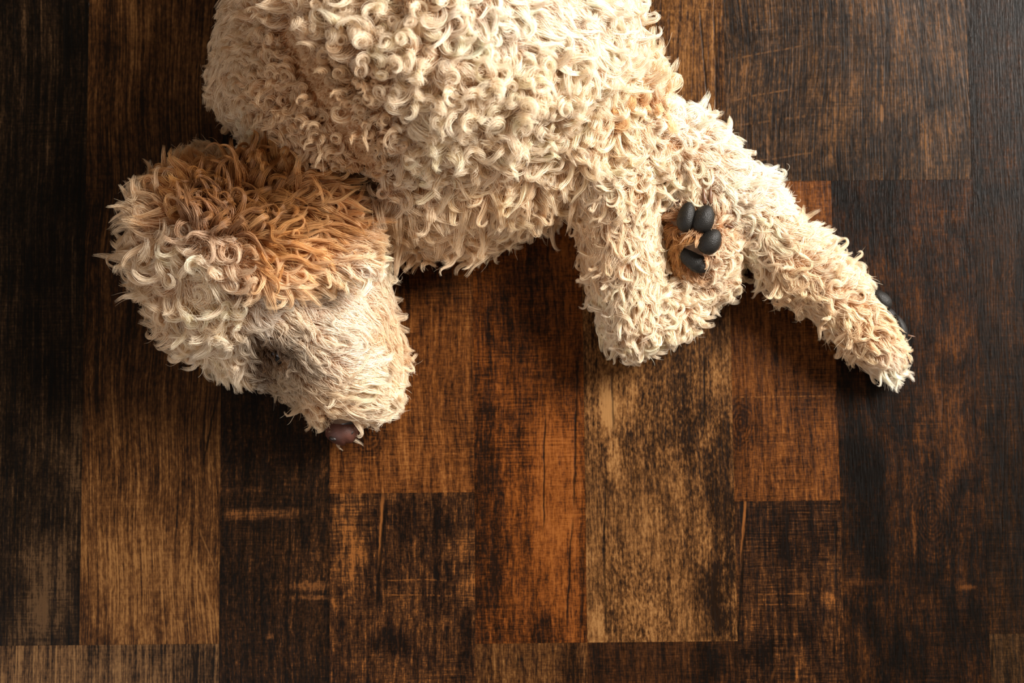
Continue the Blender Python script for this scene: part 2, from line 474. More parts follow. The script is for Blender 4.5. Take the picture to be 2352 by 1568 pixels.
def surface_nets(f):
    """dual surface of the zero level, one vertex per crossed cell"""
    s = f < 0
    cs = [s[i:s.shape[0] - 1 + i, j:s.shape[1] - 1 + j, k:s.shape[2] - 1 + k] for i in (0, 1) for j in (0, 1) for k in (0, 1)]
    any_ = np.logical_or.reduce(cs); all_ = np.logical_and.reduce(cs)
    act = any_ & ~all_
    idx = np.full(act.shape, -1, int)
    cells = np.argwhere(act)
    idx[act] = np.arange(len(cells))
    acc = np.zeros((len(cells), 3)); cnt = np.zeros(len(cells))
    cor = [(i, j, k) for i in (0, 1) for j in (0, 1) for k in (0, 1)]
    for a in cor:
        for d in range(3):
            if a[d]: continue
            b_ = list(a); b_[d] = 1
            fa = f[cells[:, 0] + a[0], cells[:, 1] + a[1], cells[:, 2] + a[2]]
            fb = f[cells[:, 0] + b_[0], cells[:, 1] + b_[1], cells[:, 2] + b_[2]]
            x = (fa < 0) != (fb < 0)
            tt = np.where(x, fa / np.where(x, fa - fb, 1), 0)
            pt = np.array(a, float)[None] + 0 * acc
            pt[:, d] += tt
            acc += pt * x[:, None]; cnt += x
    verts = lo + H * (cells + acc / cnt[:, None])
    faces = []
    for d in range(3):
        e1, e2 = [(1, 2), (2, 0), (0, 1)][d]
        sl0 = [slice(None)] * 3; sl1 = [slice(None)] * 3
        sl0[d] = slice(0, -1); sl1[d] = slice(1, None)
        cross = s[tuple(sl0)] != s[tuple(sl1)]
        e = np.argwhere(cross)
        e = e[(e[:, e1] > 0) & (e[:, e2] > 0) & (e[:, e1] < f.shape[e1] - 1) & (e[:, e2] < f.shape[e2] - 1)]
        o1 = np.zeros(3, int); o1[e1] = 1
        o2 = np.zeros(3, int); o2[e2] = 1
        q = [e - o1 - o2, e - o2, e, e - o1]
        ids = np.stack([idx[x[:, 0], x[:, 1], x[:, 2]] for x in q], 1)
        inside = s[e[:, 0], e[:, 1], e[:, 2]]
        ids[~inside] = ids[~inside][:, ::-1]
        faces.append(ids)
    faces = np.concatenate(faces)
    return verts, faces[(faces >= 0).all(1)]


bv, bf = surface_nets(field)


def samp(p):
    """trilinear value and gradient of the field"""
    g = (p - lo) / H
    g = np.clip(g, 0.001, np.array(field.shape) - 1.01)
    i = g.astype(int); f = g - i
    x, y, z = i[..., 0], i[..., 1], i[..., 2]
    fx, fy, fz = f[..., 0], f[..., 1], f[..., 2]
    c = {(a, b_, c_): field[x + a, y + b_, z + c_] for a in (0, 1) for b_ in (0, 1) for c_ in (0, 1)}

    def mx(a, b_, w): return a * (1 - w) + b_ * w
    c00, c01 = mx(c[0, 0, 0], c[1, 0, 0], fx), mx(c[0, 0, 1], c[1, 0, 1], fx)
    c10, c11 = mx(c[0, 1, 0], c[1, 1, 0], fx), mx(c[0, 1, 1], c[1, 1, 1], fx)
    v = mx(mx(c00, c10, fy), mx(c01, c11, fy), fz)
    dz = mx(c01, c11, fy) - mx(c00, c10, fy)
    dy = mx(c10, c11, fz) - mx(c00, c01, fz)
    d0, d1 = mx(c[0, 0, 0], c[0, 0, 1], fz), mx(c[1, 0, 0], c[1, 0, 1], fz)
    e0, e1 = mx(c[0, 1, 0], c[0, 1, 1], fz), mx(c[1, 1, 0], c[1, 1, 1], fz)
    dx = mx(d1 - d0, e1 - e0, fy)
    gr = np.stack([dx, dy, dz], -1)
    return v, gr / (np.linalg.norm(gr, axis=-1, keepdims=True) + 1e-9)


def norm(v):
    return v / (np.linalg.norm(v, axis=-1, keepdims=True) + 1e-12)


# height of the body's upper side, for draping the ear
zi = np.where(field < 0, gz[None, None, :], 0).max(2)
for _ in range(10):
    zp = np.pad(zi, 1, mode='edge')
    zi = np.maximum(zi * 0 + (zp[:-2, 1:-1] + zp[2:, 1:-1] + zp[1:-1, :-2] + zp[1:-1, 2:] + 4 * zi) / 8, 0)


def top(x, y):
    i = np.clip((x - lo[0]) / H, 0, nx - 2); j = np.clip((y - lo[1]) / H, 0, ny - 2)
    a, b_ = i.astype(int), j.astype(int)
    return zi[a, b_] * (1 - (i - a)) * (1 - (j - b_)) + zi[a + 1, b_] * (i - a) * (1 - (j - b_)) + zi[a, b_ + 1] * (1 - (i - a)) * (j - b_) + zi[a + 1, b_ + 1] * (i - a) * (j - b_)


# ------------------------------------------------------------------ coat controls
# hair colours; the fold colour paints the crease's shade into the fur
CREAM = (0.95, 0.83, 0.655); WARM = (0.92, 0.74, 0.51); PALE = (0.98, 0.885, 0.765); SAND = (0.84, 0.67, 0.465); FOLD_SHADE = (0.74, 0.52, 0.30)
BRN = (0.50, 0.235, 0.07); DBRN = (0.36, 0.155, 0.042); APR = (0.88, 0.58, 0.275); UMB = (0.17, 0.08, 0.03); CARA = (0.72, 0.39, 0.13)
# group, px, py, flow dx, dy, length mm, lift deg, turns, waviness 0..1, bundle mm, colour
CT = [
    ('torso', 880, 60, -.2, 1, 44, 55, 1.45, .05, 5.4, CREAM),
    ('torso', 800, 250, -.3, 1, 31, 50, 1.2, .05, 3.2, WARM),
    ('torso', 1000, 230, .1, 1, 40, 50, 1.45, .05, 5.4, CREAM),
    ('torso', 1180, 200, .1, 1, 40, 50, 1.45, .05, 5.4, CREAM),
    ('torso', 1150, 60, .3, .8, 26, 35, .6, .5, 4.2, PALE),
    ('torso', 1230, 30, .9, .3, 30, 16, .25, .8, 4.0, PALE),
    ('torso', 960, 360, .0, 1, 32, 40, .9, .3, 4.0, CREAM),
    ('torso', 1250, 340, .0, 1, 30, 40, .8, .4, 3.4, CREAM),
    ('torso', 930, 500, .0, 1, 36, 22, .5, .8, 4.0, SAND),
    ('torso', 1100, 450, .0, 1, 38, 18, .35, 1.0, 4.0, WARM),
    ('torso', 1280, 430, .1, 1, 36, 18, .35, 1.0, 3.4, WARM),
    ('shoulder', 500, 220, -.4, .8, 22, 25, .4, .8, 4.0, SAND),
    ('shoulder', 600, 60, -.5, .8, 24, 25, .4, .8, 4.0, SAND),
    ('shoulder', 600, 250, -.2, 1, 22, 35, 1.4, .2, 3.4, CREAM),
    ('shoulder', 680, 330, .2, 1, 26, 50, 1.2, .1, 3.2, CREAM),
    ('shoulder', 690, 180, .3, 1, 29, 40, 1.1, .2, 3.2, WARM),
    ('torso', 775, 215, -.3, 1, 24, 45, 1.5, .05, 3.0, FOLD_SHADE),
    ('torso', 845, 340, -.1, 1, 24, 40, 1.3, .15, 3.0, FOLD_SHADE),
    ('shoulder', 700, 170, .2, 1, 22, 40, 1.4, .1, 3.0, FOLD_SHADE),
    ('shoulder', 770, 290, .3, 1, 20, 40, 1.6, .1, 3.0, WARM),
    ('neck', 830, 400, .3, 1, 20, 36, 1.2, .2, 3.0, FOLD_SHADE),
    ('neck', 780, 400, .3, 1, 29, 40, 1.1, .2, 3.2, WARM),
    ('neck', 850, 480, .4, 1, 24, 35, .9, .5, 3.4, SAND),
    ('rump', 1400, 200, .2, .8, 37, 45, 1.1, .2, 4.4, WARM),
    ('rump', 1410, 240, .1, 1, 26, 40, .8, .4, 4.0, APR),
    ('rump', 1440, 250, .1, 1, 37, 45, 1.0, .3, 4.4, APR),
    ('rump', 1480, 180, .7, -.1, 31, 45, 1.0, .3, 4.4, CREAM),
    ('rump', 1350, 290, .0, 1, 37, 45, 1.1, .2, 3.4, CREAM),
    ('belly', 1380, 50, .8, .6, 32, 14, .2, .9, 5.0, PALE),
    ('belly', 1250, 30, .4, .9, 30, 14, .2, .9, 4.0, PALE),
    ('leg_front', 1400, 350, -.1, 1, 24, 30, 0.8, .5, 3.0, CREAM),
    ('leg_front', 1360, 550, -.5, 1, 24, 18, 0.5, 1, 3.0, WARM),
    ('leg_front', 1470, 550, .1, 1, 24, 22, 0.55, 1, 3.0, CREAM),
    ('leg_front', 1450, 700, .0, 1, 24, 18, 0.55, .9, 3.0, CREAM),
    ('leg_front', 1520, 780, .3, 1, 22, 30, .7, .6, 3.0, CREAM),
    ('leg_front', 1620, 680, .5, .6, 24, 26, 0.8, .5, 3.4, CREAM),
    ('paw', 1660, 600, .8, .2, 18, 40, .8, .4, 3.0, CREAM),
    ('paw', 1580, 560, -.3, 1, 19, 14, .2, .9, 2.4, CARA),
    ('paw', 1600, 470, -.1, -1, 14, 20, .2, .9, 2.4, CREAM),
    ('paw', 1540, 530, -.9, .3, 15, 20, .2, .9, 2.4, BRN),
    ('leg_rear', 1560, 280, .8, -.5, 22, 35, .5, .8, 4.0, PALE),
    ('leg_rear', 1530, 380, .2, 1, 24, 30, 0.8, .4, 3.4, CREAM),
    ('leg_rear', 1720, 430, .9, -.1, 26, 22, .3, 1, 4.0, PALE),
    ('leg_rear', 1860, 560, .9, -.3, 26, 24, .4, .9, 4.0, CREAM),
    ('leg_rear', 1700, 560, .5, .8, 24, 22, 0.8, .6, 3.0, CREAM),
    ('leg_rear', 1800, 660, .2, 1, 24, 21, 0.75, .7, 3.0, WARM),
    ('leg_rear', 1960, 640, .9, -.3, 24, 18, 0.55, .9, 3.6, CREAM),
    ('leg_rear', 1950, 760, .5, .8, 24, 18, 0.55, .9, 3.0, WARM),
    ('leg_rear', 2085, 765, 1, .1, 18, 15, .3, 1, 3.0, WARM),
    ('leg_rear', 2050, 850, .5, .85, 22, 11, 0.35, 1, 3.0, PALE),
    ('head', 300, 600, -.9, .2, 40, 40, .6, .7, 4.0, SAND),
    ('head', 340, 470, -.8, -.6, 38, 40, .6, .7, 4.0, SAND),
    ('head', 430, 600, .1, .8, 46, 50, 1.1, .1, 5.2, CREAM),
    ('head', 430, 470, -.3, -.6, 28, 50, .6, .6, 4.0, CARA),
    ('head', 480, 700, .3, .9, 37, 45, 1.0, .2, 5.0, CREAM),
    ('head', 350, 700, -.4, .8, 26, 35, .7, .5, 4.4, SAND),
    ('head', 520, 820, .0, 1, 26, 30, .5, .8, 4.4, CREAM),
    ('head', 640, 690, .8, .4, 15, 12, .25, .9, 4.0, PALE),
    ('head', 860, 640, .6, .7, 22, 25, .4, .9, 4.0, CREAM),
    ('snout', 640, 720, .7, .6, 22, 14, .2, .9, 4.0, CREAM),
    ('snout', 760, 720, .8, .35, 26, 9, .16, 1, 5.0, PALE),
    ('snout', 870, 760, .8, .6, 24, 22, .3, 1, 4.4, SAND),
    ('snout', 800, 830, .95, .1, 28, 12, .2, 1, 4.0, PALE),
    ('snout', 790, 890, 1, .15, 28, 14, .25, 1, 4.0, CREAM),
    ('snout', 860, 890, 1, .3, 26, 14, .25, 1, 4.0, CREAM),
    ('snout', 730, 930, .7, .5, 22, 30, .6, .6, 3.4, WARM),
    ('snout', 650, 840, .1, 1, 22, 32, .8, .4, 3.0, SAND),
    ('snout', 635, 815, .1, 1, 12, 25, .4, .8, 2.6, UMB),  # dark hair at the eye, deepened to paint its shaded recess
    ('head', 622, 812, .2, 1, 12, 20, .4, .8, 2.6, UMB),
    ('snout', 612, 806, .2, 1, 12, 20, .4, .8, 2.6, UMB),
    ('snout', 662, 815, .4, .9, 14, 20, .4, .8, 2.6, UMB),
    ('snout', 670, 950, .1, 1, 22, 30, .7, .4, 3.0, SAND),
    ('snout', 690, 790, .9, .2, 20, 16, .3, .9, 3.4, CREAM),
    ('ear', 480, 440, .1, -1, 28, 50, .7, .5, 3.0, DBRN),
    ('ear', 560, 410, .3, -.9, 42, 48, .6, .6, 3.0, BRN),
    ('ear', 650, 400, .4, -.8, 32, 40, .5, .8, 3.2, CARA),
    ('ear', 560, 490, .9, -.1, 42, 40, .6, .7, 3.2, DBRN),
    ('ear', 660, 500, 1, .1, 36, 24, .3, 1, 3.0, BRN),
    ('ear', 720, 430, .9, .3, 42, 24, .4, .9, 3.4, APR),
    ('ear', 760, 500, .95, .3, 42, 16, .2, 1, 3.4, CARA),
    ('ear', 600, 580, 1, .1, 42, 34, .5, .8, 3.2, CARA),
    ('ear', 700, 570, 1, .1, 34, 18, .3, 1, 3.4, APR),
    ('ear', 730, 625, 1, .15, 30, 18, .4, 1, 3.6, WARM),
    ('ear', 620, 450, .8, -.5, 40, 40, .6, .7, 3.0, BRN),
    ('ear', 500, 510, .5, -.5, 34, 50, .7, .5, 3.0, DBRN),
    ('ear', 820, 560, 1, .2, 22, 6, .06, 1, 4.6, WARM),
    ('ear', 800, 630, 1, .3, 20, 22, .5, .8, 3.6, PALE),
    ('ear', 600, 650, .9, .4, 30, 30, .5, .8, 4.0, WARM),
    ('ear', 490, 600, .2, .5, 30, 45, 1.0, .2, 4.4, CREAM),
    ('ear', 800, 450, .6, .4, 22, 24, .5, .8, 3.6, WARM),
    ('far_ear', 480, 360, -.2, -1, 15, 18, .3, .9, 4.0, SAND),
    ('far_ear', 420, 400, -.8, -.6, 15, 18, .3, .9, 4.0, SAND),
    ('far_ear', 560, 370, .6, -.8, 15, 18, .3, .9, 4.0, SAND),
]
CTV = {g: [c for c in CT if c[0] == g] for g in GROUPS}


def controls(pos, gi):
    """interpolate the coat controls at points pos (world) that belong to groups gi"""
    X, Y = to_px(pos)
    out = np.zeros((len(pos), 10))
    for k, g in enumerate(GROUPS):
        m = gi == k
        if not m.any(): continue
        c = CTV[g]
        A = np.array([[r[1], r[2]] for r in c], float)
        V = np.array([[r[3], r[4], r[5], r[6], r[7], r[8], r[9], *r[10]] for r in c], float)
        d2 = (X[m][:, None] - A[None, :, 0]) ** 2 + (Y[m][:, None] - A[None, :, 1]) ** 2
        w = 1 / (d2 + 900.0) ** 2
        w /= w.sum(1, keepdims=True)
        out[m] = w @ V
    return out, X, Y


def curves_object(name, pts, rad, col, mat, parent):
    """pts (N,M,3), rad (N,M), col (N,3) -> one hair object"""
    N, M = pts.shape[:2]
    hc = bpy.data.hair_curves.new(name)
    hc.add_curves([M] * N)
    hc.position_data.foreach_set('vector', np.ascontiguousarray(pts, np.float32).ravel())
    a = hc.attributes.get('radius') or hc.attributes.new('radius', 'FLOAT', 'POINT')
    a.data.foreach_set('value', np.ascontiguousarray(rad, np.float32).ravel())
    a = hc.attributes.new('hair_colour', 'FLOAT_COLOR', 'CURVE')
    c4 = np.ones((N, 4), np.float32); c4[:, :3] = col
    a.data.foreach_set('color', c4.ravel())
    hc.materials.append(mat)
    o = bpy.data.objects.new(name, hc)
    C.objects.link(o)
    o.parent = parent
    o['kind'] = 'stuff'
    return o


hair_mat = bpy.data.materials.new('dog_hair')
t = NT(hair_mat)
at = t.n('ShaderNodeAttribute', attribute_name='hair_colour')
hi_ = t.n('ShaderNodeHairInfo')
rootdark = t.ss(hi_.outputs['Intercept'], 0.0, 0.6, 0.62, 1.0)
rootcol = t.mixc(1.0, at.outputs['Color'], (0.70, 0.45, 0.245), 'MULTIPLY')  # naturally darker roots, tinted further to paint the warm shade between curls
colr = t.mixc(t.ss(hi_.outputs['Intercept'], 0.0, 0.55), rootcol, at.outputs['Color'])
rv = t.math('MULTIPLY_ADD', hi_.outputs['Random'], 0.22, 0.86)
hsv = t.n('ShaderNodeHueSaturation'); t.link(colr, hsv.inputs['Color']); t.link(rv, hsv.inputs['Value'])
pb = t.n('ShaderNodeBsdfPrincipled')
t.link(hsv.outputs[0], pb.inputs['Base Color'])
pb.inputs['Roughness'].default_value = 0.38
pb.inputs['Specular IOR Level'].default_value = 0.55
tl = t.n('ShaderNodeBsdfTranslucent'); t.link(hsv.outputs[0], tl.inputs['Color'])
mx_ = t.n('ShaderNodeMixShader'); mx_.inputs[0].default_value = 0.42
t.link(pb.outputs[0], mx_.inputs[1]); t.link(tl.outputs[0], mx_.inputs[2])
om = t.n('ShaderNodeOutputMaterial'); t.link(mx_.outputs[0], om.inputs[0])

skin_mat = bpy.data.materials.new('dog_skin')
t = NT(skin_mat)
at = t.n('ShaderNodeAttribute', attribute_name='skin_colour')
pb = t.n('ShaderNodeBsdfPrincipled')
tc = t.n('ShaderNodeTexCoord')
nn = t.n('ShaderNodeTexNoise'); nn.inputs['Scale'].default_value = 160; t.link(tc.outputs['Object'], nn.inputs['Vector'])
t.link(t.mixc(t.ss(nn.outputs['Fac'], .3, .7, 0, .4), at.outputs['Color'], (0.25, 0.15, 0.08)), pb.inputs['Base Color'])
pb.inputs['Roughness'].default_value = 0.8
om = t.n('ShaderNodeOutputMaterial'); t.link(pb.outputs[0], om.inputs[0])


def skin_colour(o, pos, gi):
    c, X, Y = controls(pos, gi)
    a = o.data.attributes.new('skin_colour', 'FLOAT_COLOR', 'POINT')
    c4 = np.ones((len(pos), 4), np.float32)
    c4[:, :3] = c[:, 7:10] * np.array([.62, .5, .4])
    pink = np.clip(1 - (((X - 1290) / 130) ** 2 + ((Y - 30) / 50) ** 2), 0, 1)[:, None]
    c4[:, :3] = c4[:, :3] * (1 - pink) + np.array([.75, .48, .40]) * pink
    a.data.foreach_set('color', c4.ravel())


dog = mesh_obj('dog', bv, bf, skin_mat, None, True)
dog['label'] = 'cream curly-haired dog with a brown ear lying on its side on the wood floor'
dog['category'] = 'dog'
_, bgi = sdf(bv, True)
skin_colour(dog, bv, bgi)


# ------------------------------------------------------------------ ears: folded leather flaps
def flap(name, outline, ctr, z_of, thick, parent):
    """solid flap: rings from centre to outline (pixels), draped at z_of(x, y)"""
    ol = np.array(outline, float)
    # resample the closed outline smoothly
    n = len(ol); K = 48
    s = np.linspace(0, n, K, endpoint=False)
    i = s.astype(int); f = (s - i)[:, None]
    p0, p1, p2, p3 = ol[(i - 1) % n], ol[i % n], ol[(i + 1) % n], ol[(i + 2) % n]
    sm = 0.5 * ((2 * p1) + (-p0 + p2) * f + (2 * p0 - 5 * p1 + 4 * p2 - p3) * f * f + (-p0 + 3 * p1 - 3 * p2 + p3) * f ** 3)
    R = 14
    top_v, bot_v = [], []
    c = np.array(ctr, float)
    for r in range(1, R + 1):
        q = r / R
        pp = c + (sm - c) * q
        w = P(pp[:, 0], pp[:, 1], 0.12)
        z = z_of(w[:, 0], w[:, 1])
        for _ in range(3):
            w = P(pp[:, 0], pp[:, 1], z); z = z_of(w[:, 0], w[:, 1])
        e = math.sqrt(max(0, 1 - q ** 4))
        a = w.copy(); a[:, 2] = z + thick * (0.5 + 0.5 * e); top_v.append(a)
        b_ = w.copy(); b_[:, 2] = z + thick * (0.5 - 0.5 * e); bot_v.append(b_)
    w = P(c[0], c[1], 0.12); z = float(z_of(w[0:1], w[1:2])[0])
    w = P(c[0], c[1], z)
    V = [np.array([[w[0], w[1], z + thick]])] + top_v + [np.array([[w[0], w[1], z]])] + bot_v[:-1]
    V = np.concatenate(V)
    F = []
    T = lambda r, k: 0 if r == 0 else 1 + (r - 1) * K + k % K
    B0 = 1 + R * K
    B = lambda r, k: B0 if r == 0 else (T(R, k) if r == R else B0 + 1 + (r - 1) * K + k % K)
    sgn = np.sum(sm[:, 0] * np.roll(sm[:, 1], -1) - np.roll(sm[:, 0], -1) * sm[:, 1]) > 0
    for fn, fl in ((T, sgn), (B, not sgn)):
        for k in range(K):
            tri = (fn(0, 0), fn(1, k), fn(1, k + 1))
            F.append(tri[::-1] if fl else tri)
            for r in range(1, R):
                qd = (fn(r, k), fn(r + 1, k), fn(r + 1, k + 1), fn(r, k + 1))
                F.append(qd[::-1] if fl else qd)
    o = mesh_obj(name, V, F, skin_mat, parent, True)
    return o, V, F


ear_outline = [(455, 560), (440, 490), (462, 430), (520, 400), (600, 385), (680, 395), (750, 432), (800, 480), (838, 535), (856, 600), (848, 636),
               (760, 645), (650, 652), (560, 652), (490, 628)]
ear, ear_v, ear_f = flap('ear', ear_outline, (640, 520), lambda x, y: np.maximum(top(x, y), 0.110) + 0.016, 0.012, dog)
ear['label'] = 'brown ear flap'
far_ear, fear_v, fear_f = flap('ear', [(425, 470), (415, 400), (430, 362), (480, 350), (540, 372), (600, 400), (620, 430), (560, 480), (480, 490)], (500, 420),
                               lambda x, y: np.full(np.shape(x), 0.022), 0.018, dog)
far_ear['label'] = 'pale ear under the head'
skin_colour(ear, ear_v, np.full(len(ear_v), GROUPS.index('ear')))
skin_colour(far_ear, fear_v, np.full(len(fear_v), GROUPS.index('far_ear')))


# ------------------------------------------------------------------ growing the coat
def scatter(V, F, count):
    T = []
    for f in F:
        T.append((f[0], f[1], f[2]))
        if len(f) == 4: T.append((f[0], f[2], f[3]))
    T = np.array(T)
    a, b_, c = V[T[:, 0]], V[T[:, 1]], V[T[:, 2]]
    cr = np.cross(b_ - a, c - a)
    ar = np.linalg.norm(cr, axis=1) + 1e-15
    k = rng.choice(len(T), count, p=ar / ar.sum())
    r1, r2 = np.sqrt(rng.random(count))[:, None], rng.random(count)[:, None]
    p = (1 - r1) * a[k] + r1 * (1 - r2) * b_[k] + r1 * r2 * c[k]
    return p, cr[k] / ar[k][:, None]


def thin(p, cell):
    """keep one point in each jittered cell"""
    key = np.floor((p + rng.random(3)) / cell).astype(np.int64)
    h = key[:, 0] * 73856093 ^ key[:, 1] * 19349663 ^ key[:, 2] * 83492791
    _, i = np.unique(h, return_index=True)
    return np.sort(i)


EXCL = []          # (centre, radius): places without hair - pads, nose, eye, claws


def grow(p, n, gi, per, M, body=True, scale=1.0, under=False):
    """grow one bundle of hairs from each point"""
    N = len(p)
    c, X, Y = controls(p, gi)
    # image-space flow -> world tangent
    fl = np.stack([c[:, 0], -c[:, 1], 0 * c[:, 0]], 1) + rng.normal(0, 1, (N, 3)) * np.array([1, 1, .3]) * (.10 + .30 * np.clip(c[:, 4:5] * 1.4, 0, 1))
    # outward splay on surfaces that face sideways
    fl = norm(fl) + n * np.array([.3, .3, 0])
    tng = norm(fl - n * (fl * n).sum(1, keepdims=True))
    bin_ = np.cross(n, tng)
    L = c[:, 2] * 1.1e-3 * scale * rng.uniform(.75, 1.25, N)
    lift = np.radians(c[:, 3] * rng.uniform(.6, 1.3, N))
    turns = c[:, 4] * rng.uniform(.6, 1.35, N)
    wav = np.clip(c[:, 5] + rng.normal(0, .12, N), 0, 1)
    wid = c[:, 6] * 1e-3 * rng.uniform(.8, 1.4, N)
    d0 = norm(tng * np.cos(lift)[:, None] + n * np.sin(lift)[:, None])
    sg = np.where(rng.random(N) < .5, -1, 1)[:, None]
    mixr = rng.random(N)[:, None]
    ax = norm(sg * n * (0.25 + 1.0 * (mixr > .42)) + bin_ * (0.25 + 1.0 * (mixr <= .42)) * np.where(rng.random(N) < .75, 1, -1)[:, None] + tng * rng.normal(0, .25, N)[:, None])
    s = np.linspace(0, 1, M)[None, :]
    spiral = 2 * np.pi * turns[:, None] * s ** 1.25
    ph = rng.random(N)[:, None] * 6.28
    fr = rng.uniform(.9, 1.7, N)[:, None]
    wave = np.clip(.12 + 1.5 * turns, .1, 1.05)[:, None] * (np.sin(2 * np.pi * fr * s + ph) - np.sin(ph)) * (0.35 + .65 * s)
    th = spiral * (1 - .55 * wav[:, None]) + wave * wav[:, None]
    th = th + (2.5 * rng.uniform(.4, 1.2, (N, 1)) * np.where(rng.random((N, 1)) < .5, -1, 1) * wav[:, None] * np.clip(turns * 3, .15, 1)[:, None]) * s ** 2.5
    par = ax * (d0 * ax).sum(1, keepdims=True)
    per_ = d0 - par
    q = np.cross(ax, per_)
    D = par[:, None] + per_[:, None] * np.cos(th)[..., None] + q[:, None] * np.sin(th)[..., None]
    # lie down toward the flow with distance from the root
    D = norm(D + tng[:, None] * (0.25 * wav[:, None, None]) + np.array([0, 0, -1.0]) * (0.15 * s[..., None])
             - n[:, None] * (0.52 * s[..., None] ** 1.6))
    step = (L[:, None] / (M - 1))[..., None]
    G = np.concatenate([np.zeros((N, 1, 3)), np.cumsum(D[:, :-1] * step, 1)], 1) + p[:, None]
    # keep guides off the skin and the floor
    for _ in range(2):
        v, gr = samp(G)
        lim = (0.0035 * np.minimum(1, s * 3))
        push = np.clip(lim - v, 0, .03)
        push[:, 0] = 0
        G = G + gr * push[..., None]
    G[..., 2] = np.maximum(G[..., 2], 0.003)
    tan = norm(np.gradient(G, axis=1))
    e2 = norm(np.cross(tan, np.repeat(ax[:, None], M, 1)))
    e1 = np.cross(e2, tan)
    # hairs
    J = per
    r = np.sqrt(rng.random((N, J))); al = rng.random((N, J)) * 2 * np.pi
    o1, o2 = r * np.cos(al), r * np.sin(al) * .55
    ro = (rng.normal(0, .6, (N, J, 1)) * tng[:, None] + rng.normal(0, .6, (N, J, 1)) * bin_[:, None]) * np.maximum(wid, .0025)[:, None, None] * 1.1
    prof = (np.minimum(1, .25 + 2.6 * s) * (1 - .55 * s ** 2.4))[:, None, :, None]
    lf = 1 - .38 * rng.random((N, J)) ** 1.6
    # shorten some hairs by resampling along the guide
    fidx = (s[None] * lf[..., None]) * (M - 1)
    i0 = np.clip(fidx.astype(int), 0, M - 2); w = (fidx - i0)[..., None]
    ii = np.arange(N)[:, None, None]
    Gs = G[ii, i0] * (1 - w) + G[ii, i0 + 1] * w
    E1 = e1[ii, i0]; E2 = e2[ii, i0]
    W = wid[:, None, None, None]
    pts = Gs + (E1 * o1[..., None, None] + E2 * o2[..., None, None]) * W * prof + ro[:, :, None, :] * ((1 - s) ** 1.5)[:, None, :, None]
    fz = rng.normal(0, 1, (N, J, 1, 3)) * np.sin(s * 7 + rng.random((N, J, 1)) * 6.28)[..., None] * (s[:, None, :, None] * .00030)
    pts = pts + fz
    # a few loose hairs leave the bundle
    loose = (rng.random((N, J, 1, 1)) < .035) * rng.normal(0, .0035, (N, J, 1, 3)) * (s[:, None, :, None] ** 2)
    pts = pts + loose
    pts[..., 2] = np.maximum(pts[..., 2], 0.0012)
    pts = pts.reshape(N * J, M, 3)
    ok = np.ones(N * J, bool)
    for c_, r_ in EXCL:                                  # hair parts around pads, nose and eye
        c_ = np.asarray(c_)
        d_ = pts - c_
        ok &= ~((np.hypot(d_[..., 0], d_[..., 1]) < r_ * .72) & (d_[..., 2] > -.006)).any(1)
    rad = np.repeat((0.00016 * np.clip(1.25 - s ** 3 * 1.05, .15, 1)), N * J, 0) * rng.uniform(.75, 1.25, (N * J, 1))
    col = np.repeat(c[:, 7:10], J, 0) * np.repeat(rng.uniform(.9, 1.08, (N, 1)), J, 0)
    return pts[ok], rad[ok], np.clip(col, 0, .95)[ok]


def sdf_ok(p):
    """roots on the visible coat: not the flat underside, not far above the frame"""
    X, Y = to_px(p)
    return (p[:, 2] > 0.006) & (Y > -230) & (X > 100)


# bare parts first, so the coat keeps clear of them ---------------------------------
def principled(name, col, rough, spec=.5, bump=None):
    m = bpy.data.materials.new(name)
    t = NT(m)
    b_ = t.n('ShaderNodeBsdfPrincipled')
    tc = t.n('ShaderNodeTexCoord')
    nn = t.n('ShaderNodeTexNoise'); nn.inputs['Scale'].default_value = bump[0] if bump else 200
    nn.inputs['Detail'].default_value = 3
    t.link(tc.outputs['Object'], nn.inputs['Vector'])
    t.link(t.mixc(t.ss(nn.outputs['Fac'], .35, .65, 0, .6), col, tuple(x * .5 for x in col)), b_.inputs['Base Color'])
    b_.inputs['Roughness'].default_value = rough
    b_.inputs['Specular IOR Level'].default_value = spec
    if bump:
        vo = t.n('ShaderNodeTexVoronoi'); vo.inputs['Scale'].default_value = bump[1]
        t.link(tc.outputs['Object'], vo.inputs['Vector'])
        bp = t.n('ShaderNodeBump'); bp.inputs['Strength'].default_value = bump[2]; bp.inputs['Distance'].default_value = .0006
        t.link(vo.outputs['Distance'], bp.inputs['Height']); t.link(bp.outputs[0], b_.inputs['Normal'])
    o = t.n('ShaderNodeOutputMaterial'); t.link(b_.outputs[0], o.inputs[0])
    return m


pad_mat = principled('pad_leather', (0.010, 0.0085, 0.007), .5, .3, (90, 1300, .45))
nose_mat = principled('nose_leather', (0.075, 0.026, 0.017), .5, .35, (110, 1700, .3))
dark_mat = principled('dark_skin', (0.018, 0.012, 0.010), .4)
eye_mat = principled('eye_surface', (0.012, 0.007, 0.004), .5, .3)
claw_mat = principled('claw_horn', (0.13, 0.055, 0.025), .35, .5)


